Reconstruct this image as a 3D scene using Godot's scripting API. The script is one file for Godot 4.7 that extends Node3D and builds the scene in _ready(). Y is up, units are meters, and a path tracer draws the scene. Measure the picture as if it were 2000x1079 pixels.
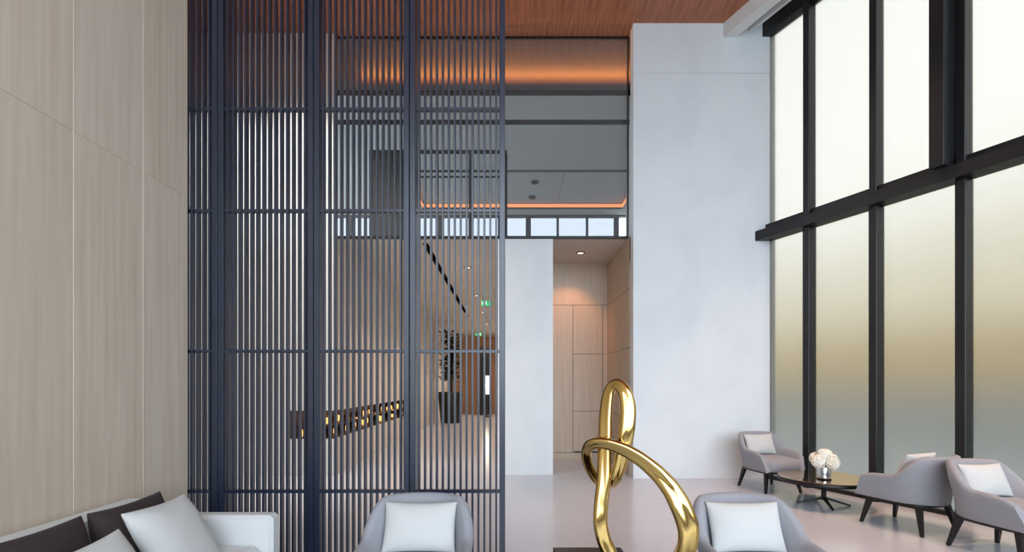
extends Node3D
# A tall lobby lounge. Units are metres; x to the right, y up, depth away from the camera is -z.

const CEIL := 6.73
const SLAB := 3.625
var taken := {}
var M := {}
var mesh_cache := {}

# ------------------------------------------------------------------ helpers
func P(x: float, h: float, d: float) -> Vector3:
	return Vector3(x, h, -d)

func numbered(called: String) -> String:
	if not taken.has(called):
		taken[called] = 0
		return called
	taken[called] += 1
	return "%s_%03d" % [called, taken[called]]

func tag(o: Node, label := "", category := "", group := "", kind := "") -> void:
	if label: o.set_meta("label", label)
	if category: o.set_meta("category", category)
	if group: o.set_meta("group", group)
	if kind: o.set_meta("kind", kind)

func thing(called: String, label: String, category: String, at := Vector3.ZERO, turn := 0.0, group := "") -> Node3D:
	var o := Node3D.new()
	o.name = numbered(called)
	add_child(o)
	o.position = at
	o.rotation.y = turn
	tag(o, label, category, group)
	return o

func piece(called: String, m: Mesh, mat: Material, parent: Node = null, at := Vector3.ZERO) -> MeshInstance3D:
	var o := MeshInstance3D.new()
	o.mesh = m
	o.material_override = mat
	o.cast_shadow = GeometryInstance3D.SHADOW_CASTING_SETTING_ON
	if parent == null:
		o.name = numbered(called)
		add_child(o)
	else:
		o.name = called
		parent.add_child(o, true)
	o.position = at
	return o

func struct(called: String, m: Mesh, mat: Material, label: String, category: String, at := Vector3.ZERO) -> MeshInstance3D:
	var o := piece(called, m, mat, null, at)
	tag(o, label, category, "", "structure")
	return o

func struct_node(called: String, label: String, category: String) -> Node3D:
	var o := thing(called, label, category)
	o.set_meta("kind", "structure")
	return o

func dup(o: Node3D, at: Vector3, turn: float, label: String) -> Node3D:
	var c: Node3D = o.duplicate()
	var base := str(o.name)
	var cut := RegEx.create_from_string("_[0-9]{3}$").sub(base, "")
	c.name = numbered(cut)
	add_child(c)
	c.position = at
	c.rotation.y = turn
	c.set_meta("label", label)
	return c

func begin(smooth := false) -> SurfaceTool:
	var st := SurfaceTool.new()
	st.begin(Mesh.PRIMITIVE_TRIANGLES)
	st.set_smooth_group(0 if smooth else -1)
	return st

func tri(st: SurfaceTool, a: Vector3, b: Vector3, c: Vector3, out: Vector3) -> void:
	if (b - a).cross(c - a).dot(out) > 0.0:
		var t := b
		b = c
		c = t
	st.add_vertex(a)
	st.add_vertex(b)
	st.add_vertex(c)

func quad(st: SurfaceTool, a: Vector3, b: Vector3, c: Vector3, d: Vector3, out: Vector3) -> void:
	tri(st, a, b, c, out)
	tri(st, a, c, d, out)

func done(st: SurfaceTool) -> ArrayMesh:
	st.generate_normals()
	return st.commit()

# a box from lo to hi added to a SurfaceTool
func add_box(st: SurfaceTool, lo: Vector3, hi: Vector3) -> void:
	var c := [Vector3(lo.x, lo.y, lo.z), Vector3(hi.x, lo.y, lo.z), Vector3(hi.x, hi.y, lo.z), Vector3(lo.x, hi.y, lo.z), Vector3(lo.x, lo.y, hi.z), Vector3(hi.x, lo.y, hi.z), Vector3(hi.x, hi.y, hi.z), Vector3(lo.x, hi.y, hi.z)]
	quad(st, c[0], c[1], c[2], c[3], Vector3(0, 0, -1))
	quad(st, c[4], c[5], c[6], c[7], Vector3(0, 0, 1))
	quad(st, c[0], c[4], c[7], c[3], Vector3(-1, 0, 0))
	quad(st, c[1], c[5], c[6], c[2], Vector3(1, 0, 0))
	quad(st, c[3], c[2], c[6], c[7], Vector3(0, 1, 0))
	quad(st, c[0], c[1], c[5], c[4], Vector3(0, -1, 0))

# box given by x, height and depth ranges of the place
func add_room_box(st: SurfaceTool, x0: float, x1: float, h0: float, h1: float, d0: float, d1: float) -> void:
	add_box(st, Vector3(x0, h0, -d1), Vector3(x1, h1, -d0))

func room_box(x0: float, x1: float, h0: float, h1: float, d0: float, d1: float) -> ArrayMesh:
	var st := begin()
	add_room_box(st, x0, x1, h0, h1, d0, d1)
	return done(st)

# a chamfered box, centred
func bevel_box(size: Vector3, r: float) -> ArrayMesh:
	var key := "bevel %.4v %.4f" % [size, r]
	if mesh_cache.has(key):
		return mesh_cache[key]
	var st := begin()
	var h := size / 2.0
	var i := h - Vector3(r, r, r)
	for ax in 3:
		var b := (ax + 1) % 3
		var c := (ax + 2) % 3
		for s: float in [-1.0, 1.0]:
			var v: Array[Vector3] = []
			for q in [[-1, -1], [1, -1], [1, 1], [-1, 1]]:
				var p := Vector3.ZERO
				p[ax] = s * h[ax]
				p[b] = q[0] * i[b]
				p[c] = q[1] * i[c]
				v.append(p)
			var n := Vector3.ZERO
			n[ax] = s
			quad(st, v[0], v[1], v[2], v[3], n)
		for s: float in [-1.0, 1.0]:
			for t: float in [-1.0, 1.0]:
				var p0 := Vector3.ZERO
				p0[ax] = -i[ax]
				p0[b] = s * h[b]
				p0[c] = t * i[c]
				var p1 := p0
				p1[ax] = i[ax]
				var p2 := p1
				p2[b] = s * i[b]
				p2[c] = t * h[c]
				var p3 := p2
				p3[ax] = -i[ax]
				var n := Vector3.ZERO
				n[b] = s
				n[c] = t
				quad(st, p0, p1, p2, p3, n)
	for x: float in [-1.0, 1.0]:
		for y: float in [-1.0, 1.0]:
			for z: float in [-1.0, 1.0]:
				tri(st, Vector3(x * h.x, y * i.y, z * i.z), Vector3(x * i.x, y * h.y, z * i.z), Vector3(x * i.x, y * i.y, z * h.z), Vector3(x, y, z))
	mesh_cache[key] = done(st)
	return mesh_cache[key]

# an upright prism over a plan outline of (x, depth) points
func prism(outline: Array, h0: float, h1: float) -> ArrayMesh:
	var st := begin()
	var pts := PackedVector2Array()
	var mid := Vector2.ZERO
	for p in outline:
		pts.append(Vector2(p[0], p[1]))
		mid += Vector2(p[0], p[1]) / outline.size()
	var idx := Geometry2D.triangulate_polygon(pts)
	for k in range(0, idx.size(), 3):
		for hh in [[h0, -1.0], [h1, 1.0]]:
			tri(st, P(pts[idx[k]].x, hh[0], pts[idx[k]].y), P(pts[idx[k + 1]].x, hh[0], pts[idx[k + 1]].y), P(pts[idx[k + 2]].x, hh[0], pts[idx[k + 2]].y), Vector3(0, hh[1], 0))
	for k in pts.size():
		var a := pts[k]
		var b := pts[(k + 1) % pts.size()]
		var e := b - a
		var n := Vector2(e.y, -e.x)
		if n.dot((a + b) / 2.0 - mid) < 0: n = -n
		quad(st, P(a.x, h0, a.y), P(b.x, h0, b.y), P(b.x, h1, b.y), P(a.x, h1, a.y), Vector3(n.x, 0, -n.y))
	return done(st)

# rows of points to a smooth skin; wrap closes each row
func skin(rows: Array, wrap := true, flip := false, cap := true) -> ArrayMesh:
	var st := begin(true)
	add_skin(st, rows, wrap, flip, cap)
	return done(st)

func add_skin(st: SurfaceTool, rows: Array, wrap: bool, flip: bool, cap: bool) -> void:
	for i in rows.size() - 1:
		var a: PackedVector3Array = rows[i]
		var b: PackedVector3Array = rows[i + 1]
		var n := a.size()
		for j in (n if wrap else n - 1):
			var k := (j + 1) % n
			var q := [a[j], b[j], b[k], a[k]]
			if flip: q = [a[j], a[k], b[k], b[j]]
			for t: int in [0, 1, 2, 0, 2, 3]:
				st.add_vertex(q[t])
	if cap:
		for e in 2:
			var r: PackedVector3Array = rows[0] if e == 0 else rows[-1]
			var m := Vector3.ZERO
			for p in r: m += p / r.size()
			st.set_smooth_group(e + 1)
			for j in r.size():
				var k := (j + 1) % r.size()
				if (e == 0) != flip:
					st.add_vertex(m); st.add_vertex(r[j]); st.add_vertex(r[k])
				else:
					st.add_vertex(m); st.add_vertex(r[k]); st.add_vertex(r[j])
		st.set_smooth_group(0)

# a turned shape from (radius, height) points
func lathe(profile: Array, sides := 28, squash := 1.0) -> ArrayMesh:
	var rows := []
	for p in profile:
		var ring := PackedVector3Array()
		for j in sides:
			var a := TAU * j / sides
			ring.append(Vector3(cos(a) * p[0], p[1], sin(a) * p[0] * squash))
		rows.append(ring)
	return skin(rows, true, false, true)

# a straight bar with a square section that tapers from a to b
func bar(a: Vector3, b: Vector3, ra: float, rb: float, sides := 4) -> ArrayMesh:
	var along := (b - a).normalized()
	var s := along.cross(Vector3.UP if absf(along.y) < 0.95 else Vector3.RIGHT).normalized()
	var t := along.cross(s)
	var st := begin(sides > 6)
	var r0: Array[Vector3] = []
	var r1: Array[Vector3] = []
	for j in sides:
		var w := TAU * (j + 0.5) / sides
		var o := s * cos(w) + t * sin(w)
		r0.append(a + o * ra * 1.2)
		r1.append(b + o * rb * 1.2)
	for j in sides:
		var k := (j + 1) % sides
		quad(st, r0[j], r0[k], r1[k], r1[j], (r0[j] + r0[k]) / 2.0 - a)
	st.set_smooth_group(-1)
	for j in range(1, sides - 1):
		tri(st, r0[0], r0[j], r0[j + 1], -along)
		tri(st, r1[0], r1[j], r1[j + 1], along)
	return done(st)

# ------------------------------------------------------------------ materials
func mat(called: String, c: Color, rough := 0.6, metal := 0.0, spec := 0.5) -> StandardMaterial3D:
	var m := StandardMaterial3D.new()
	m.resource_name = called
	m.albedo_color = c
	m.roughness = rough
	m.metallic = metal
	m.metallic_specular = spec
	M[called] = m
	return m

func noise_map(seed_: int, freq: float, colors: Array, octaves := 4, size := 512) -> NoiseTexture2D:
	var n := FastNoiseLite.new()
	n.seed = seed_
	n.noise_type = FastNoiseLite.TYPE_SIMPLEX_SMOOTH
	n.frequency = freq
	n.fractal_octaves = octaves
	var t := NoiseTexture2D.new()
	t.width = size
	t.height = size
	t.seamless = true
	t.seamless_blend_skirt = 0.3
	t.generate_mipmaps = false
	t.noise = n
	var g := Gradient.new()
	var offs := PackedFloat32Array()
	var cols := PackedColorArray()
	for k in colors.size():
		offs.append(float(k) / (colors.size() - 1))
		cols.append(colors[k])
	g.offsets = offs
	g.colors = cols
	t.color_ramp = g
	return t

# a grained material: noise stretched along one axis of the place
func grained(called: String, tex: Texture2D, scale_: Vector3, rough: float, tint := Color.WHITE, spec := 0.5) -> StandardMaterial3D:
	var m := mat(called, tint, rough, 0.0, spec)
	m.albedo_texture = tex
	m.uv1_triplanar = true
	m.uv1_world_triplanar = true
	m.uv1_triplanar_sharpness = 8.0
	m.uv1_scale = scale_
	return m

func glow(called: String, c: Color, power: float) -> StandardMaterial3D:
	var m := mat(called, c, 0.5)
	m.emission_enabled = true
	m.emission = c
	m.emission_energy_multiplier = power
	return m

func rgb8(r: int, g: int, b: int) -> Color:
	return Color8(r, g, b)

func materials() -> void:
	var ash := noise_map(11, 0.012, [rgb8(204, 187, 166), rgb8(212, 196, 176), rgb8(217, 202, 183), rgb8(224, 210, 191)], 5)
	for k in 3:
		var m := grained("ash_veneer_%d" % k, ash, Vector3(2.7, 0.10, 2.7), 0.55, [Color(1, 1, 1), Color(0.985, 0.98, 0.97), Color(1.0, 0.99, 0.985)][k])
		m.uv1_offset = Vector3(0.31 * k, 0.17 * k, 0.43 * k)
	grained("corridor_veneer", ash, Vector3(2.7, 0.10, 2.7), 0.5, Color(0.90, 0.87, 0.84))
	mat("joint_strip", rgb8(226, 218, 204), 0.5)
	var cherry := noise_map(23, 0.014, [rgb8(136, 78, 52), rgb8(160, 97, 67), rgb8(176, 110, 76), rgb8(198, 128, 89)], 5)
	grained("ceiling_wood", cherry, Vector3(2.6, 2.6, 0.16), 0.45)
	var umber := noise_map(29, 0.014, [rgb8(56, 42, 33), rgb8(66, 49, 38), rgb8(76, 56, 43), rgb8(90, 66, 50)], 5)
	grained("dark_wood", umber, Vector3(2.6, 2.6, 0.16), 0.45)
	var stone := noise_map(5, 0.006, [rgb8(224, 226, 226), rgb8(229, 231, 231), rgb8(233, 234, 233)], 5)
	grained("white_stone", stone, Vector3(0.45, 0.35, 0.45), 0.5, Color.WHITE, 0.4)
	var poured := noise_map(8, 0.02, [rgb8(191, 195, 204), rgb8(194, 198, 207), rgb8(197, 201, 209)], 5)
	grained("floor_stone", poured, Vector3(0.5, 0.5, 0.5), 0.2, Color.WHITE, 0.5)
	mat("plaster", rgb8(226, 224, 220), 0.8)
	mat("grey_board", rgb8(188, 189, 185), 0.75)
	mat("void_wall", rgb8(205, 206, 206), 0.8)
	mat("hall_plaster", rgb8(204, 196, 187), 0.6)
	mat("black_gap", rgb8(10, 10, 11), 0.9, 0.0, 0.1)
	mat("screen_steel", rgb8(26, 35, 54), 0.3, 0.0, 0.6)
	mat("window_frame", rgb8(24, 26, 29), 0.45, 0.1)
	mat("dark_metal", rgb8(26, 25, 25), 0.4, 0.2)
	mat("black_lacquer", rgb8(22, 21, 22), 0.3)
	mat("bronze_mirror", rgb8(228, 206, 174), 0.07, 1.0)
	mat("gold", rgb8(206, 172, 104), 0.1, 1.0)
	for a in [["grey_fabric", rgb8(153, 154, 159)], ["white_linen", rgb8(203, 203, 200)], ["brown_velvet", rgb8(62, 53, 51)], ["sofa_white", rgb8(212, 212, 210)]]:
		var m := mat(a[0], a[1], 0.9, 0.0, 0.3)
		m.rim_enabled = true
		m.rim = 0.25
		m.rim_tint = 0.6
	var frost := mat("frosted_glass", Color(0.455, 0.428, 0.39, 0.0), 0.33)
	frost.transparency = BaseMaterial3D.TRANSPARENCY_ALPHA
	frost.refraction_enabled = true
	frost.refraction_scale = 0.05
	var clear := mat("clear_glass", Color(0.95, 0.97, 0.98, 0.04), 0.0)
	clear.metallic_specular = 0.3
	clear.transparency = BaseMaterial3D.TRANSPARENCY_ALPHA
	var tinted := mat("tinted_glass", Color(0.10, 0.18, 0.26, 0.64), 0.0)
	tinted.transparency = BaseMaterial3D.TRANSPARENCY_ALPHA
	mat("silver_vase", rgb8(205, 214, 222), 0.12, 0.9)
	var petal := mat("petal_white", rgb8(244, 243, 232), 0.7)
	petal.backlight_enabled = true
	petal.backlight = Color(0.25, 0.25, 0.2)
	mat("leaf_green", rgb8(52, 74, 46), 0.6)
	mat("dark_leaf", rgb8(34, 46, 34), 0.6)
	mat("bark", rgb8(52, 40, 32), 0.8)
	mat("bronze_lining", rgb8(70, 56, 46), 0.5, 0.3)
	mat("walnut_wall", rgb8(206, 160, 124), 0.55)
	glow("lamp_warm", Color(1.0, 0.84, 0.66), 3.0)
	glow("strip_amber", Color(1.0, 0.62, 0.38), 0.85)
	glow("lantern_glow", Color(1.0, 0.72, 0.4), 1.6)
	glow("lantern_white", Color(1.0, 0.97, 0.9), 1.0)
	glow("exit_green", Color(0.05, 0.62, 0.32), 0.7)
	glow("exit_white", Color(0.75, 1.0, 0.88), 0.9)
	mat("paving", rgb8(184, 192, 196), 0.9)
	mat("cream_render", rgb8(246, 238, 216), 0.9)
	mat("garden_wall", rgb8(246, 214, 156), 0.9)

# ------------------------------------------------------------------ camera, sky, exposure
func view() -> void:
	var cam := Camera3D.new()
	cam.name = "camera"
	add_child(cam)
	cam.position = Vector3(0, 1.4, 0)
	cam.projection = Camera3D.PROJECTION_FRUSTUM
	var f := 940.0
	cam.near = 0.1
	cam.far = 300.0
	cam.size = 1079.0 * cam.near / f
	cam.frustum_offset = Vector2((1000.0 - 990.0) * cam.near / f, (750.0 - 539.5) * cam.near / f)
	cam.current = true
	var env := Environment.new()
	env.background_mode = Environment.BG_SKY
	var sky := Sky.new()
	var sm := ProceduralSkyMaterial.new()
	sm.sky_top_color = Color(0.88, 0.94, 1.0)
	sm.sky_horizon_color = Color(0.85, 0.915, 0.98)
	sm.sky_curve = 0.25
	sm.ground_horizon_color = Color(0.6, 0.6, 0.58)
	sm.ground_bottom_color = Color(0.45, 0.45, 0.44)
	sm.sky_energy_multiplier = 1.0
	sky.sky_material = sm
	env.sky = sky
	env.background_energy_multiplier = 8.7
	env.tonemap_mode = Environment.TONE_MAPPER_LINEAR
	env.tonemap_exposure = 1.0
	env.sdfgi_enabled = true
	env.ssao_enabled = true
	env.ssil_enabled = true
	var we := WorldEnvironment.new()
	we.name = "world"
	we.environment = env
	add_child(we)

# ------------------------------------------------------------------ lamps
func spot(parent: Node3D, at: Vector3, towards: Vector3, color: Color, energy: float, angle: float, soft := 0.06, size := 0.04) -> void:
	var l := SpotLight3D.new()
	l.name = "lamp_light"
	parent.add_child(l, true)
	l.position = at
	l.look_at_from_position(parent.to_global(at), parent.to_global(at) + towards, Vector3.UP if absf(towards.normalized().y) < 0.95 else Vector3.FORWARD)
	l.light_color = color
	l.light_energy = energy
	l.spot_angle = angle
	l.spot_angle_attenuation = soft
	l.spot_range = 40.0
	l.spot_attenuation = 2.0
	l.light_size = size
	l.shadow_enabled = true

func downlight(at: Vector3, label: String, group: String, color: Color, energy: float, angle: float, towards := Vector3.DOWN, soft := 0.6, r := 0.06) -> void:
	var t := thing("ceiling_downlight", label, "downlight", at, 0.0, group)
	piece("trim_ring", lathe([[r, 0.0], [r, -0.012], [r * 1.25, -0.012], [r * 1.3, -0.004], [r * 1.3, 0.0]], 20), M.dark_metal, t)
	piece("lamp_lens", lathe([[r * 0.9, -0.002], [r * 0.9, -0.008], [r * 0.4, -0.011]], 20), M.lamp_warm, t)
	spot(t, Vector3(0, -0.03, 0), towards, color, energy, angle, soft, r)

# ------------------------------------------------------------------ room
func window_line(d: float) -> float:
	return 6.846 - 0.415 * d

func shell() -> void:
	# floor: inside outline, along the window line on the right
	var fl := prism([[-7.2, -4.7], [window_line(-4.7) + 0.05, -4.7], [window_line(7.3) + 0.05, 7.3], [3.9, 7.4], [3.0, 9.0], [3.0, 24.0], [-7.2, 24.0]], -0.2, 0.0)
	struct("floor", fl, M.floor_stone, "pale polished stone floor reflecting the walls", "floor")
	# left wall with veneer panels
	var wl := struct_node("wall_left", "tall wall of pale ash veneer panels at left", "wall")
	piece("backing", room_box(-2.5, -2.283, 0.0, CEIL, -4.7, 3.44), M.joint_strip, wl)
	var pitch := 0.485
	var rows := [[0.0, 2.73], [2.73, 5.46], [5.46, CEIL]]
	for k in 17:
		var d1 := 3.5 - 0.06 - pitch * k + (0.06 if k > 0 else 0.0)
		var d0 := 3.5 - pitch * (k + 1)
		for r in rows.size():
			var h0: float = rows[r][0]
			var h1: float = rows[r][1]
			var o := piece("veneer_panel", bevel_box(Vector3(0.012, h1 - h0 - 0.0012, d1 - d0 - 0.006), 0.0015), M["ash_veneer_%d" % ((k * 2 + r) % 3)], wl)
			o.position = P(-2.286 + 0.0, (h0 + h1) / 2, (d0 + d1) / 2)
	# walls behind the screen
	struct("wall_front", room_box(-5.2, -2.5, 0, CEIL, 3.2, 3.44), M.plaster, "plain wall hidden behind the veneer wall", "wall")
	struct("wall_side", room_box(-5.2, -5.0, 0, CEIL, 3.44, 7.31), M.plaster, "plain white side wall behind the slatted screen", "wall")
	# white wall left, cut by the niche that wraps its corner
	var st := begin()
	add_room_box(st, -7.2, -3.3, 0, CEIL, 7.31, 7.5)
	add_room_box(st, -3.3, -2.64, 0, 0.56, 7.31, 7.5)
	add_room_box(st, -3.3, -2.64, 0.99, CEIL, 7.31, 7.5)
	struct("wall_white", done(st), M.white_stone, "tall white wall seen in stripes between the dark slats", "wall")
	st = begin()
	add_room_box(st, -3.5, -2.64, 0, 0.56, 7.5, 24.0)
	add_room_box(st, -3.5, -2.64, 0.99, SLAB, 7.5, 24.0)
	add_room_box(st, -3.5, -3.3, 0.56, 0.99, 7.5, 24.0)
	add_room_box(st, -3.3, -2.64, 0.56, 0.99, 13.0, 24.0)
	struct("wall_hall", done(st), M.hall_plaster, "long beige wall receding into the hall behind the screen", "wall")
	struct("wall_far", room_box(-3.5, 0.7, 0, SLAB, 23.0, 23.4), M.walnut_wall, "warm brown wall at the far end of the hall", "wall")
	struct("wall_center", room_box(-0.14, 0.7075, 0, SLAB, 7.39, 23.0), M.white_stone, "white stone wall between slatted screen and corridor opening", "wall")
	# ceiling slab over hall and corridor with the dark sill channel on its edge
	st = begin()
	add_room_box(st, -2.64, -1.35, SLAB, SLAB + 0.035, 7.41, 24.0)
	add_room_box(st, -1.25, 1.868, SLAB, SLAB + 0.035, 7.41, 24.0)
	add_room_box(st, -1.35, -1.25, SLAB, SLAB + 0.035, 7.41, 7.62)
	add_room_box(st, -1.35, -1.25, SLAB, SLAB + 0.035, 16.0, 24.0)
	add_room_box(st, -1.40, -1.20, SLAB + 0.035, SLAB + 0.036, 7.5, 16.1)
	struct("ceiling_hall", done(st), M.hall_plaster, "low beige ceiling over the hall and the corridor", "ceiling")
	struct("trim_1", room_box(-1.35, -1.25, SLAB + 0.022, SLAB + 0.034, 7.62, 16.0), M.black_gap, "black linear slot running along the hall ceiling", "air slot")
	struct("trim_2", room_box(-2.64, 1.868, SLAB, SLAB + 0.04, 7.37, 7.41), M.dark_metal, "dark metal channel under the high interior glazing", "channel")
	# white stone wall at right, two courses of slabs
	var wr := struct_node("wall_right", "tall white stone wall beside the frosted windows", "wall")
	piece("core", room_box(1.885, 3.96, 0, CEIL, 7.13, 7.27), M.plaster, wr)
	for a in [[0.0, 5.988], [5.992, CEIL]]:
		piece("stone_slab", room_box(1.868, 3.97, a[0], a[1], 7.11, 7.28), M.white_stone, wr)
	# corridor
	var wc := struct_node("wall_corridor", "ash veneer lining on the right of the corridor", "wall")
	for a in [[0.0, 0.885], [0.89, 1.945], [1.95, 2.845], [2.85, SLAB]]:
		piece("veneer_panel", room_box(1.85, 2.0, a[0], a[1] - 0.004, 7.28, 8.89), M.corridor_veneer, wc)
	piece("core", room_box(1.856, 2.1, 0, SLAB, 7.28, 9.1), M.dark_metal, wc)
	var dr := struct_node("door_1", "flush ash veneer doors closing the end of the corridor", "door")
	piece("core", room_box(0.7, 1.86, 0, SLAB, 8.906, 9.1), M.dark_metal, dr)
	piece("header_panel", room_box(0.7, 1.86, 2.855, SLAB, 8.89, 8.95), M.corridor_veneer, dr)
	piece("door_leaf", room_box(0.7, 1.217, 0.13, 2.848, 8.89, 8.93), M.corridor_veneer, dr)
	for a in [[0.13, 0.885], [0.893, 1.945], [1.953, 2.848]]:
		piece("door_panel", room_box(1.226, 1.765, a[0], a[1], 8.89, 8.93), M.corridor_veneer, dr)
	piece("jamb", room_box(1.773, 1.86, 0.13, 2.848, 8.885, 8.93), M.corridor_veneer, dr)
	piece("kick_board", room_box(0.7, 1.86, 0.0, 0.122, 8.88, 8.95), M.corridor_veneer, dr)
	piece("pull_slot", room_box(1.24, 1.7, 0.125, 0.15, 8.875, 8.92), M.dark_metal, dr)
	# wood ceiling over the lounge and on into the upper void
	var wood := prism([[-5.2, -4.7], [3.197 + 0.415 * (7.11 + 4.7), -4.7], [3.197, 7.11], [3.197, 7.27], [1.9, 7.27], [1.9, 7.40], [-2.66, 7.40], [-2.66, 7.31], [-5.2, 7.31]], CEIL, CEIL + 0.25)
	struct("ceiling", wood, M.ceiling_wood, "reddish brown wood ceiling with fine lengthwise grain", "ceiling")
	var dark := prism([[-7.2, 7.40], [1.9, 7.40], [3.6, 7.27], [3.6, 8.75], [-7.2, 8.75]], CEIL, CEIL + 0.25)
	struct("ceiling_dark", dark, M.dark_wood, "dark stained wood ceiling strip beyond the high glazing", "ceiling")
	void_above()

func void_above() -> void:
	# grey ceiling with a coffer, beyond the high glazing
	var st := begin()
	add_room_box(st, -7.2, 3.95, CEIL, CEIL + 0.3, 8.75, 9.71)
	add_room_box(st, -7.2, 3.95, CEIL, CEIL + 0.3, 9.90, 12.05)
	add_room_box(st, -7.2, -2.55, CEIL, CEIL + 0.3, 12.05, 14.55)
	add_room_box(st, 3.5, 3.95, CEIL, CEIL + 0.3, 12.05, 14.55)
	add_room_box(st, -7.2, 3.95, CEIL, CEIL + 0.3, 14.55, 15.3)
	add_room_box(st, -7.2, 3.95, CEIL + 0.2, CEIL + 0.3, 8.75, 15.3)
	struct("ceiling_void", done(st), M.grey_board, "grey board ceiling seen through the high interior glazing", "ceiling")
	struct("trim_3", room_box(-7.2, 3.95, CEIL + 0.001, CEIL + 0.12, 9.71, 9.90), M.black_gap, "black slot across the grey ceiling beyond the glazing", "slot")
	var cf := struct_node("trim_4", "amber lit cove around the recessed grey ceiling panel", "cove")
	for x in [-2.5, -0.5, 1.5]:
		piece("ceiling_board", room_box(x + 0.006, x + 1.994, CEIL + 0.13, CEIL + 0.16, 12.1, 14.5), M.grey_board, cf)
	piece("cove_light", room_box(-2.55, 3.5, CEIL + 0.005, CEIL + 0.1, 14.535, 14.548), M.strip_amber, cf)
	piece("cove_light", room_box(3.485, 3.498, CEIL + 0.005, CEIL + 0.1, 12.06, 14.53), M.strip_amber, cf)
	piece("cove_light", room_box(-2.548, -2.535, CEIL + 0.005, CEIL + 0.1, 12.06, 14.53), M.strip_amber, cf)
	piece("copper_edge", room_box(-2.55, 3.5, CEIL - 0.03, CEIL + 0.03, 12.0, 12.05), M.bronze_lining, cf)
	piece("copper_edge", room_box(-2.55, 3.5, CEIL - 0.035, CEIL + 0.003, 14.55, 14.6), M.bronze_lining, cf)
	# light trough at the end of the wood ceiling
	var tr := struct_node("trim_5", "black light trough glowing onto the wood ceiling edge", "light trough")
	piece("trough_lip", room_box(-7.2, 3.3, CEIL - 0.21, CEIL - 0.18, 8.44, 8.45), M.black_gap, tr)
	piece("trough_floor", room_box(-7.2, 3.3, CEIL - 0.21, CEIL - 0.20, 8.45, 8.55), M.black_gap, tr)
	piece("trough_back", room_box(-7.2, 3.3, CEIL - 0.21, CEIL - 0.16, 8.545, 8.55), M.black_gap, tr)
	piece("strip_light", room_box(-2.6, 3.1, CEIL - 0.198, CEIL - 0.165, 8.525, 8.54), M.strip_amber, tr)
	var al := AreaLight3D.new()
	al.name = "trough_light"
	tr.add_child(al)
	al.area_size = Vector2(5.7, 0.03)
	al.position = P(0.25, CEIL - 0.155, 8.515)
	al.look_at_from_position(al.position, al.position + Vector3(0, 0.45, 1.0), Vector3.UP)
	al.light_color = Color(1.0, 0.62, 0.30)
	al.light_energy = 3.6
	al.shadow_enabled = true
	# walls round the void
	st = begin()
	add_room_box(st, -7.2, 3.95, SLAB, 6.02, 15.2, 15.4)
	add_room_box(st, -7.4, -7.2, SLAB, 4.3, 7.31, 15.4)
	add_room_box(st, -7.4, -7.2, 6.68, CEIL + 0.3, 7.31, 15.4)
	add_room_box(st, -7.4, -7.2, 4.3, 6.68, 7.31, 7.9)
	add_room_box(st, -7.2, -2.64, SLAB, SLAB + 0.035, 7.5, 15.4)
	struct("wall_void", done(st), M.void_wall, "dim grey walls of the space above the hall", "wall")
	struct("wall_void_right", prism([[1.90, 7.27], [2.05, 7.27], [3.95, 15.4], [3.80, 15.4]], SLAB, CEIL + 0.3), M.void_wall, "grey slanting wall at the right of the space above the hall", "wall")
	struct("floor_void", prism([[1.868, 7.41], [2.0, 7.41], [3.9, 15.4], [1.868, 15.4]], SLAB, SLAB + 0.035), M.void_wall, "grey slab beyond the high glazing", "floor")
	# window strip
	var w := struct_node("window_3", "row of small windows with pale blue sky under the grey ceiling", "window")
	var xs: Array[float] = []
	for k in range(-8, 4): xs.append(0.68 + 0.93 * k)
	for k in xs.size():
		var thick := 0.16 if (k % 3) == 2 else 0.07
		piece("mullion", bevel_box(Vector3(thick, 0.74, 0.08), 0.004), M.window_frame, w, P(xs[k], 6.37, 15.26))
		if k < xs.size() - 1:
			piece("pane", bevel_box(Vector3(0.92, 0.68, 0.01), 0.001), M.tinted_glass, w, P(xs[k] + 0.465, 6.37, 15.28))
	piece("sill", room_box(-7.2, 3.95, 6.02, 6.06, 15.18, 15.36), M.window_frame, w)
	piece("head_rail", room_box(-7.2, 3.95, 6.68, 6.75, 15.2, 15.36), M.window_frame, w)
	for k in 8:
		piece("pane", bevel_box(Vector3(0.01, 2.36, 0.90), 0.001), M.clear_glass, w, P(-7.3, 5.49, 8.37 + 0.94 * k))
		piece("mullion", bevel_box(Vector3(0.08, 2.36, 0.06), 0.004), M.window_frame, w, P(-7.3, 5.49, 7.92 + 0.94 * k))
	# high interior glazing above hall and corridor
	var g := struct_node("window_4", "large clear interior glazing above the corridor opening", "window")
	for a in [[-2.62, -1.5], [-1.495, -0.02], [-0.015, 1.865]]:
		piece("pane", room_box(a[0], a[1], SLAB + 0.04, CEIL - 0.03, 7.395, 7.405), M.clear_glass, g)
	piece("head_rail", room_box(-2.62, 1.865, CEIL - 0.03, CEIL, 7.38, 7.42), M.dark_metal, g)
	piece("jamb", room_box(1.855, 1.868, SLAB + 0.04, CEIL, 7.38, 7.45), M.dark_metal, g)
	# dark steel enclosure standing in the void
	var e := thing("steel_enclosure", "black steel framed enclosure behind the upper slats", "enclosure", P(-1.45, SLAB + 0.12, 10.0))
	var H := 6.19 - SLAB - 0.12
	piece("panel", bevel_box(Vector3(1.05, H, 0.06), 0.004), M.black_gap, e, Vector3(-0.88, H / 2, 0))
	for x in [0.0, 0.69, 1.43]:
		piece("post", bevel_box(Vector3(0.06, H, 0.06), 0.004), M.black_gap, e, Vector3(x, H / 2, 0))
	piece("top_rail", bevel_box(Vector3(2.85, 0.06, 0.06), 0.004), M.black_gap, e, Vector3(0.02, H + 0.03, 0))
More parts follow.
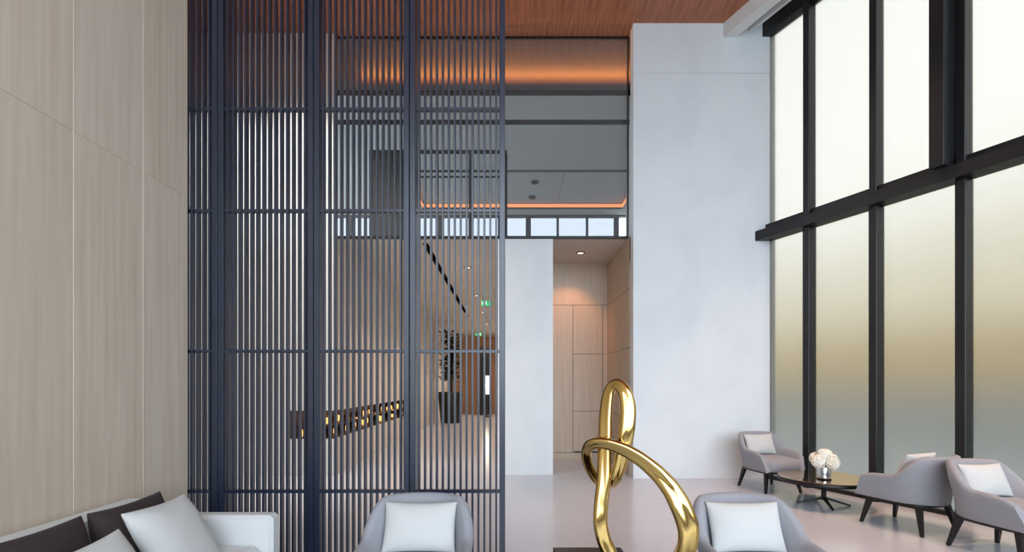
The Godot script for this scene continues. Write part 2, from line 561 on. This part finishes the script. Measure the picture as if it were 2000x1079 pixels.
	for y in [5.815, 5.70]:
		piece("rail", bevel_box(Vector3(1.9, 0.03, 0.03), 0.003), M.black_gap, e, Vector3(0.5, y - SLAB - 0.12, 0))
	# ceiling spots in the coffer
	for a in [[0.76, 13.0, "first"], [0.74, 14.05, "second"]]:
		var s := thing("ceiling_spot", "small dark spotlight in the coffer, %s row from the slot" % a[2], "spotlight", P(a[0], CEIL + 0.13, a[1]), 0.0, "spots in the grey coffer")
		piece("housing", lathe([[0.11, 0.0], [0.11, -0.03], [0.07, -0.035], [0.06, -0.06], [0.0, -0.06]], 18), M.dark_metal, s)

func windows() -> void:
	# frosted curtain wall along the right side; its own axes: x along the wall to the camera, z into the room
	var w := struct_node("window_1", "tall frosted glass window wall with black mullions", "window")
	w.transform = Transform3D(Basis(Vector3(0.3833, 0, 0.9236), Vector3.UP, Vector3(-0.9236, 0, 0.3833)), P(3.895, 0, 7.11))
	var s := 0.63
	var prev := -0.35
	while prev < 12.7:
		var lo := prev + 0.02
		var hi := s - 0.02
		piece("pane", bevel_box(Vector3(hi - lo, 3.52, 0.02), 0.001), M.frosted_glass, w, Vector3((lo + hi) / 2, 1.77, 0.0))
		piece("pane", bevel_box(Vector3(hi - lo, 3.0, 0.02), 0.001), M.frosted_glass, w, Vector3((lo + hi) / 2, 5.08, 0.0))
		piece("mullion", bevel_box(Vector3(0.09, 3.5, 0.16), 0.006), M.window_frame, w, Vector3(s, 1.76, 0.045))
		piece("mullion", bevel_box(Vector3(0.08, 3.2, 0.16), 0.006), M.window_frame, w, Vector3(s, 5.2, 0.045))
		prev = s
		s += 0.83
	piece("sill", room_box(-0.4, 12.8, 0.0, 0.05, -0.06, 0.06), M.window_frame, w)
	piece("transom", room_box(-0.1, 12.8, 3.51, 3.65, -0.21, 0.03), M.window_frame, w)
	piece("transom_step", room_box(-0.1, 12.8, 3.65, 3.75, -0.07, 0.03), M.window_frame, w)
	piece("header", room_box(-0.4, 12.8, 6.53, 7.05, -0.11, 0.05), M.window_frame, w)
	for k in 3:
		piece("fin_column", bevel_box(Vector3(0.13, 2.9, 0.28), 0.006), M.window_frame, w, Vector3(2.17 + 3.32 * k, 5.1, 0.16))
	# plaster edge and track between wood ceiling and window head
	var t := struct_node("trim_6", "white plaster drop with a curtain track along the window head", "ceiling trim")
	t.transform = w.transform
	piece("drop", room_box(-0.25, 12.9, 6.52, CEIL + 0.2, -0.645, -0.475), M.plaster, t)
	piece("track", room_box(-0.1, 12.9, 6.59, 6.66, -0.31, -0.27), M.plaster, t)
	piece("pocket_ceiling", room_box(-0.25, 12.9, 6.88, 7.05, -0.475, 0.05), M.plaster, t)
	# wall behind the camera with big clear windows
	var b := struct_node("wall_back", "white wall behind the viewer with tall window openings", "wall")
	piece("parapet", room_box(-2.5, 8.9, 0, 0.9, -4.9, -4.7), M.plaster, b)
	piece("lintel", room_box(-5.2, 9.2, 6.6, CEIL + 0.3, -4.9, -4.7), M.plaster, b)
	piece("pier", room_box(-5.2, -2.3, 0.0, 6.6, -4.9, -4.7), M.plaster, b)
	var wb := struct_node("window_2", "tall clear windows behind the viewer", "window")
	for k in 8:
		var x := -2.25 + 1.40 * k
		piece("mullion", bevel_box(Vector3(0.09, 5.7, 0.12), 0.006), M.window_frame, wb, P(x, 3.75, -4.8))
		piece("pane", bevel_box(Vector3(1.31, 5.7, 0.012), 0.001), M.clear_glass, wb, P(x + 0.7, 3.75, -4.8))
	piece("transom", room_box(-2.0, 8.9, 3.5, 3.64, -4.86, -4.74), M.window_frame, wb)
	# outdoors
	var g := piece("ground", prism([[-90, -90], [110, -90], [110, 90], [-90, 90]], -0.6, -0.25), M.paving, null)
	tag(g, "grey paved ground outside the windows", "ground", "", "structure")
	var gw := thing("garden_wall", "sandy garden wall on a grey base, blurred behind the frosted glass", "wall")
	gw.transform = w.transform
	piece("upper_wall", room_box(-30, 40, 1.25, 2.9, 8.6, 9.0), M.garden_wall, gw)
	piece("grey_base", room_box(-30, 40, -0.25, 1.25, 8.5, 9.1), M.paving, gw)
	var far := piece("cream_building", room_box(-60, 60, -0.25, 11.5, 30.0, 34.0), M.cream_render, null)
	far.transform = w.transform
	tag(far, "pale cream building far behind the frosted glass", "building")

# ------------------------------------------------------------------ slatted screen
func screen() -> void:
	var W := 0.6925
	var H := CEIL - 0.03
	var t := thing("slatted_screen", "slatted steel screen panel nearest to the gold sculpture, open edge at right", "screen", P(-0.011 - W / 2, 0, 3.5), 0.0, "slatted steel screen panels")
	var stile := bevel_box(Vector3(0.041, H, 0.12), 0.003)
	for sx: float in [-1.0, 1.0]:
		piece("stile", stile, M.screen_steel, t, Vector3(sx * (W / 2 - 0.0225), H / 2, -0.03))
	var slat := bevel_box(Vector3(0.0135, H, 0.045), 0.0015)
	var n := 14
	var inner := W - 0.09
	for k in n:
		piece("slat", slat, M.screen_steel, t, Vector3(-inner / 2 + inner * (k + 0.5) / n, H / 2, 0.0))
	for h in [0.03, 0.618, 1.635, 2.655, 3.392, 4.41, 5.43, 6.45]:
		piece("rail", bevel_box(Vector3(W - 0.08, 0.022, 0.034), 0.002), M.screen_steel, t, Vector3(0, h, 0))
	var labels := ["slatted steel screen panel behind the grey armchair, second from the open edge", "slatted steel screen panel with the lit niche behind its right side, third from the edge", "slatted steel screen panel half hidden by the veneer wall"]
	for k in 3:
		dup(t, P(-0.011 - W / 2 - W * (k + 1), 0, 3.5), 0.0, labels[k])

# ------------------------------------------------------------------ hall things
func hall() -> void:
	var nc := thing("display_niche", "dark lined niche wrapping the wall corner behind the screen", "niche", P(-2.97, 0.56, 7.4))
	piece("back_panel", room_box(-0.33, -0.31, 0.0, 0.43, -0.08, 5.6), M.bronze_lining, nc)
	piece("floor_panel", room_box(-0.33, 0.325, 0.0, 0.015, -0.085, 5.6), M.bronze_lining, nc)
	piece("top_panel", room_box(-0.33, 0.325, 0.415, 0.43, -0.085, 5.6), M.bronze_lining, nc)
	piece("shelf", room_box(-0.31, 0.30, 0.20, 0.212, -0.07, 5.58), M.bronze_lining, nc)
	piece("end_panel", room_box(-0.33, 0.325, 0.0, 0.43, 5.58, 5.6), M.bronze_lining, nc)
	# glowing lanterns on its two levels
	var rng := RandomNumberGenerator.new()
	rng.seed = 4
	var proto: Node3D = null
	var spots := []
	for k in 13:
		for level in 2:
			if rng.randf() < 0.8:
				spots.append([-2.97 + rng.randf_range(0.02, 0.22), 0.575 + level * 0.197, 7.55 + k * 0.42 + rng.randf_range(-0.1, 0.1), level])
	for a in [[-3.18, 0.575, 7.42, 0], [-3.08, 0.772, 7.45, 1], [-2.88, 0.575, 7.4, 0], [-2.8, 0.772, 7.43, 1]]: spots.append(a)
	for a in spots:
		var label: String = ["small glowing amber lantern on the lower level of the niche", "small glowing amber lantern on the upper shelf of the niche"][a[3]]
		if proto == null:
			proto = thing("amber_lantern", label, "lantern", P(a[0], a[1], a[2]), 0.0, "lanterns in the niche")
			piece("glass_body", lathe([[0.025, 0.004], [0.032, 0.02], [0.034, 0.08], [0.026, 0.11]], 12), M.lantern_glow, proto)
			piece("cap", lathe([[0.028, 0.11], [0.028, 0.118], [0.01, 0.13]], 12), M.dark_metal, proto)
			piece("foot", lathe([[0.03, 0.0], [0.03, 0.005], [0.02, 0.006]], 12), M.dark_metal, proto)
		else:
			var c := dup(proto, P(a[0], a[1], a[2]), rng.randf() * 3.0, label)
			c.scale = Vector3.ONE * rng.randf_range(0.8, 1.15)
	for k in 4:
		var l := OmniLight3D.new()
		l.name = "niche_light"
		nc.add_child(l, true)
		l.position = Vector3(0.12, 0.33, -0.25 - k * 1.45)
		l.light_color = Color(1.0, 0.65, 0.35)
		l.light_energy = 0.05
		l.omni_range = 20.0
		l.omni_attenuation = 2.0
		l.light_size = 0.03
		l.shadow_enabled = true
	# exit signs
	for a in [[12.1, 3.42, -0.50, "green running-man exit sign hanging from the hall ceiling"], [19.5, 3.40, -1.15, "small distant green exit sign deep in the hall"]]:
		var s := thing("exit_sign", a[3], "sign", P(a[2], a[1], a[0]))
		piece("light_box", bevel_box(Vector3(0.27, 0.14, 0.03), 0.004), M.exit_green, s)
		for x in [-0.1, 0.1]:
			piece("hanger", bevel_box(Vector3(0.008, SLAB - a[1] - 0.06, 0.008), 0.001), M.dark_metal, s, Vector3(x, (SLAB - a[1]) / 2 + 0.03, 0))
		var f := begin()
		# running figure and doorway in flat relief
		add_box(f, Vector3(0.05, -0.055, 0.016), Vector3(0.10, 0.055, 0.018))
		piece("doorway", done(f), M.exit_white, s)
		var man := thing_mesh_running()
		piece("figure", man, M.exit_white, s, Vector3(-0.02, 0.0, 0.017))
		var ar := begin()
		tri(ar, Vector3(-0.125, 0, 0.018), Vector3(-0.09, 0.03, 0.018), Vector3(-0.09, -0.03, 0.018), Vector3(0, 0, 1))
		add_box(ar, Vector3(-0.09, -0.01, 0.016), Vector3(-0.055, 0.01, 0.018))
		piece("arrow", done(ar), M.exit_white, s)
	# tree in a black planter
	var tr := thing("potted_tree", "dark leafy tree in a tall black planter seen through the slats", "plant", P(-2.02, 0, 17.3))
	piece("planter", lathe([[0.34, 0.0], [0.36, 0.02], [0.46, 1.05], [0.46, 1.1], [0.42, 1.1], [0.41, 1.0]], 28), M.black_lacquer, tr)
	piece("soil", lathe([[0.41, 1.0], [0.41, 1.03], [0.0, 1.04]], 20), M.bark, tr)
	piece("trunk", bar(Vector3(0, 1.0, 0), Vector3(0.05, 2.6, 0.02), 0.05, 0.03, 8), M.bark, tr)
	rng.seed = 12
	for k in 250:
		var st := begin()
		var a := rng.randf() * TAU
		var r := sqrt(rng.randf()) * 0.3
		var h := rng.randf_range(1.5, 3.25)
		var c := Vector3(cos(a) * r, h, sin(a) * r)
		var dirv := (Vector3(cos(a), rng.randf_range(-0.5, 0.7), sin(a))).normalized()
		var side := dirv.cross(Vector3.UP).normalized()
		var L := rng.randf_range(0.2, 0.3)
		var tip := c + dirv * L
		var mid := c + dirv * L * 0.5
		for q: float in [-1.0, 1.0]:
			tri(st, c, mid + side * 0.11 * q, tip, Vector3.UP)
		piece("leaf", done(st), M.dark_leaf, tr)
	# console and lantern far behind
	var cb := thing("console_cabinet", "dark tall cabinet at the end of the hall", "cabinet", P(-0.95, 0, 21.5))
	piece("body", bevel_box(Vector3(0.5, 3.0, 0.4), 0.01), M.dark_metal, cb, Vector3(0, 1.55, 0))
	for x: float in [-0.2, 0.2]:
		piece("foot", bevel_box(Vector3(0.05, 0.05, 0.3), 0.004), M.dark_metal, cb, Vector3(x, 0.025, 0))
	piece("door_line", bevel_box(Vector3(0.006, 2.8, 0.006), 0.001), M.bronze_lining, cb, Vector3(0, 1.55, 0.203))
	var ln := thing("floor_lantern", "bright white cylindrical floor lantern in front of dark cabinet", "lamp", P(-0.84, 0, 20.2))
	piece("stand", lathe([[0.14, 0.0], [0.14, 0.03], [0.03, 0.05], [0.03, 0.95]], 16), M.dark_metal, ln)
	piece("lamp_shade", lathe([[0.11, 0.95], [0.13, 0.97], [0.13, 1.72], [0.11, 1.74]], 20), M.lantern_white, ln)
	var lo := OmniLight3D.new()
	lo.name = "lamp_light"
	ln.add_child(lo)
	lo.position = Vector3(0.0, 1.35, 0.22)
	lo.light_color = Color(1, 0.95, 0.85)
	lo.light_energy = 0.25
	lo.omni_range = 20.0
	lo.omni_attenuation = 2.0
	lo.light_size = 0.1
	lo.shadow_enabled = true

func thing_mesh_running() -> ArrayMesh:
	var st := begin()
	add_box(st, Vector3(-0.008, 0.036, 0), Vector3(0.012, 0.056, 0.002))
	for a in [[0.0, 0.034, -0.005, -0.008, 0.011], [-0.005, -0.005, 0.03, -0.03, 0.007], [0.03, -0.03, 0.028, -0.056, 0.006], [-0.005, -0.005, -0.02, -0.035, 0.007], [-0.02, -0.035, -0.045, -0.04, 0.006], [0.0, 0.028, 0.03, 0.012, 0.005], [0.0, 0.028, -0.03, 0.014, 0.005]]:
		var p := Vector2(a[0], a[1])
		var q := Vector2(a[2], a[3])
		var n: Vector2 = (q - p).orthogonal().normalized() * float(a[4])
		quad(st, Vector3(p.x + n.x, p.y + n.y, 0.002), Vector3(q.x + n.x, q.y + n.y, 0.002), Vector3(q.x - n.x, q.y - n.y, 0.002), Vector3(p.x - n.x, p.y - n.y, 0.002), Vector3(0, 0, 1))
	return done(st)

# ------------------------------------------------------------------ armchairs
func chair_plan(a: float, w: float, d: float) -> Vector2:
	# back half of the shell outline; a = 0 at the middle of the back, +-PI/2 at the sides
	var e := 0.84
	return Vector2(w * signf(sin(a)) * pow(absf(sin(a)), e), -d * pow(maxf(cos(a), 0.0), e))

func armchair(label: String, at: Vector3, turn: float) -> Node3D:
	var t := thing("armchair", label, "armchair", at, turn, "grey upholstered armchairs")
	# shell: back and arms in one sweep
	var base := 0.275
	var rows := []
	var steps := 44
	for i in steps + 1:
		var s := -1.0 + 2.0 * i / steps
		var side := signf(s)
		var f := absf(s)
		# f: 0 back centre, 0.68 start of straight arm, 1 arm front
		var a := minf(f / 0.68, 1.0) * PI / 2.0 * side
		var fwd := maxf((f - 0.68) / 0.32, 0.0)
		var zref: float = chair_plan(a, 0.32, 0.34).y + fwd * 0.26
		var rise := smoothstep(-0.03, -0.27, zref)
		var top := lerpf(0.535, 0.735, rise) - 0.02 * fwd - 0.03 * pow(fwd, 6.0)
		var ring := PackedVector3Array()
		# profile: outer bottom to top, over the rounded rim, inner down to the seat
		var prof := [[base, 0.0], [base + 0.01, -0.012], [lerpf(base, top, 0.35), 0.0], [lerpf(base, top, 0.7), 0.0], [top - 0.03, 0.0], [top - 0.008, 0.012], [top, 0.03], [top - 0.008, 0.048], [top - 0.03, 0.06], [lerpf(base, top, 0.6), 0.068], [0.36, 0.075], [0.30, 0.075]]
		for p in prof:
			var h: float = p[0]
			var inset: float = p[1]
			var k := (h - base) / 0.46
			var w := lerpf(0.265, 0.325, smoothstep(-0.1, 0.75, k)) - inset
			var d := lerpf(0.285, 0.385, smoothstep(-0.2, 1.2, k)) - inset
			var q := chair_plan(a, w, d)
			var zf := lerpf(0.33, 0.235, clampf((h - base) / 0.26, 0.0, 1.0)) - inset * 0.4 * 0.0
			ring.append(Vector3(q.x, h, q.y + fwd * zf))
		rows.append(ring)
	piece("shell", skin(rows, true, false, true), M.grey_fabric, t)
	# seat cushion
	var sr := []
	for p in [[0.278, 0.90], [0.282, 0.95], [0.31, 1.0], [0.38, 1.01], [0.415, 0.98], [0.432, 0.93], [0.44, 0.82], [0.444, 0.5], [0.445, 0.1]]:
		var ring := PackedVector3Array()
		for j in 40:
			var a := TAU * j / 40
			var e := 2.0 / 4.0
			var x: float = 0.262 * signf(cos(a)) * pow(absf(cos(a)), e) * p[1]
			var z: float = 0.315 * signf(sin(a)) * pow(absf(sin(a)), e) * p[1] + 0.045
			ring.append(Vector3(x, p[0], z))
		sr.append(ring)
	piece("seat", skin(sr, true, false, true), M.grey_fabric, t)
	# thin black base and four splayed legs
	var br := []
	for p in [[0.252, 0.93], [0.256, 0.95], [0.276, 0.95], [0.279, 0.93]]:
		var ring := PackedVector3Array()
		for j in 36:
			var a := TAU * j / 36
			ring.append(Vector3(0.27 * signf(cos(a)) * pow(absf(cos(a)), 0.55) * p[1], p[0], 0.31 * signf(sin(a)) * pow(absf(sin(a)), 0.55) * p[1] + 0.02))
		br.append(ring)
	piece("base_rim", skin(br, true, false, true), M.dark_metal, t)
	for x: float in [-1.0, 1.0]:
		for z: float in [-1.0, 1.0]:
			piece("leg", bar(Vector3(x * 0.2, 0.256, 0.01 + z * 0.215), Vector3(x * 0.25, 0.0, 0.01 + z * 0.27), 0.027, 0.014), M.dark_metal, t)
	return t

# soft pillow in its own plane: x wide, y tall, z thick
func pillow_mesh(w: float, h: float, thick: float, seed_: int) -> ArrayMesh:
	var st := begin(true)
	var n := 18
	var ns := FastNoiseLite.new()
	ns.seed = seed_
	ns.frequency = 5.0
	for face: float in [-1.0, 1.0]:
		var g := []
		for i in n + 1:
			var row := PackedVector3Array()
			for j in n + 1:
				var u := -1.0 + 2.0 * i / n
				var v := -1.0 + 2.0 * j / n
				u = sin(u * PI / 2)
				v = sin(v * PI / 2)
				var x := u * w / 2 * (1.0 - 0.05 * (1.0 - v * v))
				var y := v * h / 2 * (1.0 - 0.07 * (1.0 - u * u))
				var b := pow(maxf(1.0 - pow(absf(u), 3.0), 0.0), 0.6) * pow(maxf(1.0 - pow(absf(v), 3.0), 0.0), 0.6)
				var z := face * (thick / 2 * b + 0.004 * (1.0 if b > 0 else 0.0)) + ns.get_noise_2d(x, y) * 0.008 * b
				row.append(Vector3(x, y, z))
			g.append(row)
		add_skin(st, g, false, face > 0, false)
	return done(st)

func pillow(called: String, label: String, m: Mesh, mt: Material, tr: Transform3D, group := "") -> void:
	var o := piece(called, m, mt)
	o.transform = tr
	tag(o, label, "pillow", group)

func seating() -> void:
	var spots := [
		[P(-0.50, 0, 2.60), 0.0, "grey armchair in front of the slatted screen", "pale pillow on the armchair before the slatted screen"],
		[P(1.37, 0, 2.60), 0.0, "grey armchair beside the gold sculpture", "pale pillow on the armchair beside the gold sculpture"],
		[P(3.47, 0, 6.39), deg_to_rad(9.0), "grey armchair at the corner of white stone wall and window", "pale pillow on the armchair in the window corner"],
		[P(3.93, 0, 4.71), deg_to_rad(-160.6), "grey armchair turned away, facing the round table", "pale pillow peeping over the arm of the turned away armchair", Vector3(0.0, 0.60, -0.06)],
		[P(4.10, 0, 3.94), deg_to_rad(8.0), "grey armchair nearest the right edge, back to back with another", "pale pillow on the armchair at the right edge"],
	]
	var first: Node3D = null
	var pm := pillow_mesh(0.42, 0.285, 0.12, 3)
	for a in spots:
		if first == null:
			first = armchair(a[2], a[0], a[1])
		else:
			dup(first, a[0], a[1], a[2])
		var b := Transform3D(Basis(Vector3.UP, a[1]), a[0])
		pillow("pillow", a[3], pm, M.white_linen, b * Transform3D(Basis(Vector3.RIGHT, deg_to_rad(-22.0)), a[4] if a.size() > 4 else Vector3(0.0, 0.577, -0.165)), "pale pillows on the armchairs")

func sofa() -> void:
	var t := thing("sofa", "long white sofa along the veneer wall with dark back cushions", "sofa", P(-1.83, 0, 1.8))
	# own axes: x towards the room, z towards the camera
	piece("base", bevel_box(Vector3(0.78, 0.2, 2.3), 0.02), M.sofa_white, t, Vector3(0.0, 0.2, 0))
	piece("back_frame", bevel_box(Vector3(0.12, 0.625, 2.1), 0.025), M.sofa_white, t, Vector3(-0.355, 0.4145, 0.0))
	for z: float in [-1.10, 1.10]:
		piece("arm", bevel_box(Vector3(0.84, 0.51, 0.11), 0.022), M.sofa_white, t, Vector3(0.02, 0.362, z))
	for k in 3:
		piece("seat_cushion", bevel_box(Vector3(0.66, 0.15, 0.68), 0.035), M.sofa_white, t, Vector3(0.06, 0.375, -0.695 + 0.695 * k))
	for x: float in [-0.33, 0.33]:
		for z: float in [-1.05, 1.05]:
			piece("leg", bevel_box(Vector3(0.05, 0.1, 0.05), 0.006), M.dark_metal, t, Vector3(x, 0.05, z))
	# back cushions lie loose on the sofa
	var cm := pillow_mesh(0.485, 0.37, 0.18, 8)
	var lean := Basis(Vector3.UP, PI / 2) * Basis(Vector3.RIGHT, deg_to_rad(-14.0))
	for a in [[2.57, "dark brown back cushion behind the large white pillow"], [2.05, "dark brown back cushion at the left edge, next along the sofa"], [1.53, "dark brown back cushion nearest the viewer"]]:
		pillow("back_cushion", a[1], cm, M.brown_velvet, Transform3D(lean, P(-1.985, 0.592, a[0])), "dark brown sofa cushions")
	var wm := pillow_mesh(0.42, 0.42, 0.16, 21)
	pillow("scatter_pillow", "large white pillow leaning on the dark sofa cushion near the arm", wm, M.white_linen, Transform3D(Basis(Vector3.UP, PI / 2 - 0.05) * Basis(Vector3.RIGHT, deg_to_rad(-32.0)), P(-1.72, 0.60, 2.50)), "white sofa pillows")
	pillow("scatter_pillow", "pale lilac grey pillow at the bottom left of the sofa", wm, M.white_linen, Transform3D(Basis(Vector3.UP, PI / 2 - 0.05) * Basis(Vector3.RIGHT, deg_to_rad(-30.0)) * Basis(Vector3.BACK, 0.06), P(-1.645, 0.555, 1.96)), "white sofa pillows")

# ------------------------------------------------------------------ table, flowers
func table() -> void:
	var t := thing("round_table", "low round table with bronze mirror top and black star base", "table", P(3.66, 0, 5.56))
	piece("table_top", lathe([[0.46, 0.300], [0.465, 0.303], [0.465, 0.322], [0.46, 0.325]], 64), M.bronze_mirror, t)
	piece("top_rim", lathe([[0.43, 0.278], [0.472, 0.280], [0.474, 0.284], [0.474, 0.318], [0.468, 0.320], [0.466, 0.300]], 64), M.dark_metal, t)
	piece("column", lathe([[0.028, 0.06], [0.026, 0.1], [0.026, 0.27], [0.06, 0.285]], 16), M.dark_metal, t)
	for k in 4:
		var a := deg_to_rad(15.0) + k * PI / 2
		var e := Vector3(cos(a) * 0.27, 0.0, sin(a) * 0.27)
		piece("foot", bar(Vector3(0, 0.085, 0), e + Vector3(0, 0.008, 0), 0.016, 0.010), M.dark_metal, t)
	var at := P(3.57, 0.3255, 5.42)
	var v := thing("vase", "short silvery vase on the bronze table", "vase", at)
	piece("vase_body", lathe([[0.060, 0.0], [0.066, 0.004], [0.068, 0.03], [0.070, 0.14], [0.066, 0.145], [0.062, 0.14], [0.058, 0.02], [0.0, 0.018]], 32), M.silver_vase, v)
	piece("base_ring", lathe([[0.064, 0.0], [0.072, 0.003], [0.072, 0.012], [0.066, 0.014]], 32), M.dark_metal, v)
	var rng := RandomNumberGenerator.new()
	rng.seed = 77
	var bloom := bloom_mesh(rng)
	var spots := [[-0.075, 0.20, 0.02, "front left"], [0.045, 0.19, 0.075, "front"], [0.095, 0.21, -0.01, "right"], [-0.01, 0.265, 0.005, "topmost"], [0.055, 0.262, -0.045, "top right"], [-0.04, 0.22, -0.07, "back left"]]
	var first: Node3D = null
	for s in spots:
		var where := Vector3(s[0], s[1], s[2])
		var label := "white hydrangea head in the vase, %s of the bunch" % s[3]
		if first == null:
			first = thing("hydrangea", label, "flower", at + where, 0.0, "white hydrangeas in the vase")
			piece("bloom", bloom, M.petal_white, first)
			piece("stem", bar(Vector3(0, -0.03, 0), Vector3(0.05, -0.17, -0.01), 0.004, 0.004, 6), M.leaf_green, first)
		else:
			var c := dup(first, at + where, 0.0, label)
			var n: Node3D = c.get_node("bloom")
			n.rotation = Vector3(rng.randf() * 3, rng.randf() * 6, 0)
			var sm: MeshInstance3D = c.get_node("stem")
			sm.mesh = bar(Vector3(0, -0.03, 0), Vector3(-s[0] * 0.7, -s[1] + 0.035, -s[2] * 0.7), 0.004, 0.004, 6)

func bloom_mesh(rng: RandomNumberGenerator) -> ArrayMesh:
	var st := begin()
	for k in 130:
		var y := 1.0 - 2.0 * (k + 0.5) / 130.0
		var a := k * 2.39996
		var n := Vector3(sqrt(1 - y * y) * cos(a), y, sqrt(1 - y * y) * sin(a))
		var c := n * 0.064 * rng.randf_range(0.86, 1.1)
		var s := n.cross(Vector3(0.3, 0.9, 0.2)).normalized().rotated(n, rng.randf() * TAU)
		for q in 4:
			var d := s.rotated(n, q * PI / 2)
			var e := d.cross(n)
			var tip := c + d * 0.022 + n * 0.003
			quad(st, c, c + d * 0.013 + e * 0.011 + n * 0.007, tip, c + d * 0.013 - e * 0.011 + n * 0.007, n)
	for i in 8:
		for j in 12:
			var pts := []
			for q in [[i, j], [i + 1, j], [i + 1, j + 1], [i, j + 1]]:
				var th: float = PI * q[0] / 8.0
				var ph: float = TAU * q[1] / 12.0
				pts.append(Vector3(sin(th) * cos(ph), cos(th), sin(th) * sin(ph)) * 0.054)
			quad(st, pts[0], pts[1], pts[2], pts[3], pts[0] + pts[2])
	return done(st)

# ------------------------------------------------------------------ gold sculpture
func sculpture() -> void:
	var pl := thing("plinth", "black square plinth under the gold sculpture", "plinth", P(0.416, 0, 2.33))
	piece("body", bevel_box(Vector3(0.354, 0.53, 0.34), 0.004), M.black_lacquer, pl, Vector3(0, 0.285, 0))
	piece("foot_plate", bevel_box(Vector3(0.33, 0.02, 0.32), 0.003), M.dark_metal, pl, Vector3(0, 0.01, 0))
	# the loop: picture positions measured on the photograph turned into places, with depth and thickness
	var k := 940.0
	var raw := [
		[1208.0, 1126.0, 2.33, 0.037], [1197.0, 1099.0, 2.33, 0.036], [1186.0, 1074.0, 2.33, 0.034], [1177.0, 1050.0, 2.33, 0.032], [1172.0, 1020.0, 2.33, 0.031], [1174.0, 985.0, 2.34, 0.031], [1179.0, 945.0, 2.35, 0.032], [1181.0, 900.0, 2.36, 0.030], [1183.0, 850.0, 2.37, 0.030],
		[1185.0, 805.0, 2.38, 0.029], [1190.0, 770.0, 2.39, 0.027], [1199.0, 755.0, 2.38, 0.027], [1212.0, 755.0, 2.35, 0.027], [1222.0, 772.0, 2.33, 0.031], [1226.0, 800.0, 2.32, 0.034], [1224.0, 835.0, 2.31, 0.034], [1218.0, 870.0, 2.31, 0.032],
		[1210.0, 905.0, 2.32, 0.030], [1202.0, 930.0, 2.33, 0.028], [1195.0, 944.0, 2.37, 0.024], [1184.0, 948.0, 2.43, 0.023], [1170.0, 940.0, 2.45, 0.023], [1156.0, 922.0, 2.44, 0.023], [1147.0, 900.0, 2.41, 0.022], [1146.0, 880.0, 2.36, 0.023],
		[1155.0, 867.0, 2.29, 0.026], [1172.0, 864.0, 2.26, 0.026], [1195.0, 868.0, 2.24, 0.027], [1225.0, 880.0, 2.22, 0.029], [1255.0, 899.0, 2.20, 0.031], [1285.0, 925.0, 2.18, 0.034], [1310.0, 955.0, 2.16, 0.038], [1328.0, 988.0, 2.14, 0.042],
		[1340.0, 1022.0, 2.13, 0.043], [1342.0, 1050.0, 2.13, 0.042], [1335.0, 1079.0, 2.14, 0.040], [1318.0, 1105.0, 2.18, 0.037], [1290.0, 1120.0, 2.24, 0.035], [1255.0, 1122.0, 2.29, 0.034], [1222.0, 1118.0, 2.32, 0.034]]
	var pts := PackedVector3Array()
	var rad := PackedFloat32Array()
	for r in raw:
		pts.append(P((r[0] - 990.0) * r[2] / k, 1.4 - (r[1] - 750.0) * r[2] / k, r[2]))
		rad.append(r[3])
	var origin := P(0.48, 0.55, 2.33)
	var path := PackedVector3Array()
	var thick := PackedFloat32Array()
	var sub := 7
	for i in pts.size() - 1:
		var p0 := pts[maxi(i - 1, 0)]
		var p3 := pts[mini(i + 2, pts.size() - 1)]
		for j in sub:
			var u := float(j) / sub
			path.append(pts[i].cubic_interpolate(pts[i + 1], p0, p3, u))
			thick.append(lerpf(rad[i], rad[i + 1], smoothstep(0, 1, u)))
	path.append(pts[-1])
	thick.append(rad[-1])
	var rows := []
	var up := Vector3(0, 0, 1)
	for i in path.size():
		var along := (path[mini(i + 1, path.size() - 1)] - path[maxi(i - 1, 0)]).normalized()
		up = (up - along * up.dot(along)).normalized()
		var side := along.cross(up)
		var ring := PackedVector3Array()
		var twist := i * 0.018
		for j in 24:
			var a := TAU * j / 24
			var r := thick[i] * (1.0 + 0.18 * cos(3.0 * a)) * 1.02
			ring.append(path[i] + (side * cos(a + twist) + up * sin(a + twist)) * r - origin)
		rows.append(ring)
	var s := piece("gold_sculpture", skin(rows, true, false, true), M.gold)
	s.position = origin
	tag(s, "polished gold loop sculpture twisting upwards on a black plinth", "sculpture")

# ------------------------------------------------------------------ lamps of the place
func lamps() -> void:
	var warm := Color(1.0, 0.80, 0.66)
	for a in [[3.55, 5.35, "over the round table"], [4.3, 3.6, "over the right armchairs"], [2.6, 4.3, "before the window group"]]:
		downlight(P(a[0], CEIL, a[1]), "round recessed downlight in the wood ceiling " + a[2], "downlights in the wood ceiling", warm, 10.0, 27.0)
	downlight(P(1.25, SLAB, 8.17), "round recessed downlight in the corridor ceiling", "downlights in the corridor", Color(1.0, 0.70, 0.50), 1.35, 42.0, Vector3(-0.12, -1, -0.42))
	for k in 5:
		downlight(P(-0.75, SLAB, 9.2 + 2.9 * k), "recessed downlight in the hall ceiling, %s from the screen" % ["first", "second", "third", "fourth", "fifth"][k], "downlights in the hall", Color(1.0, 0.88, 0.77), 5.0, 65.0)
	for a in [[-4.2, 5.9, "at the far left", 14.0], [-3.0, 5.9, "left of the niche", 14.0], [-1.9, 5.0, "before the hall", 10.0], [-0.9, 4.6, "near its open edge", 2.5]]:
		downlight(P(a[0], CEIL, a[1]), "round recessed downlight behind the slatted screen " + a[2], "downlights behind the screen", Color(1.0, 0.96, 0.92), a[3], 36.0, Vector3(-0.08, -1, -0.34))

func _ready() -> void:
	view()
	materials()
	shell()
	windows()
	screen()
	hall()
	sofa()
	seating()
	table()
	sculpture()
	lamps()
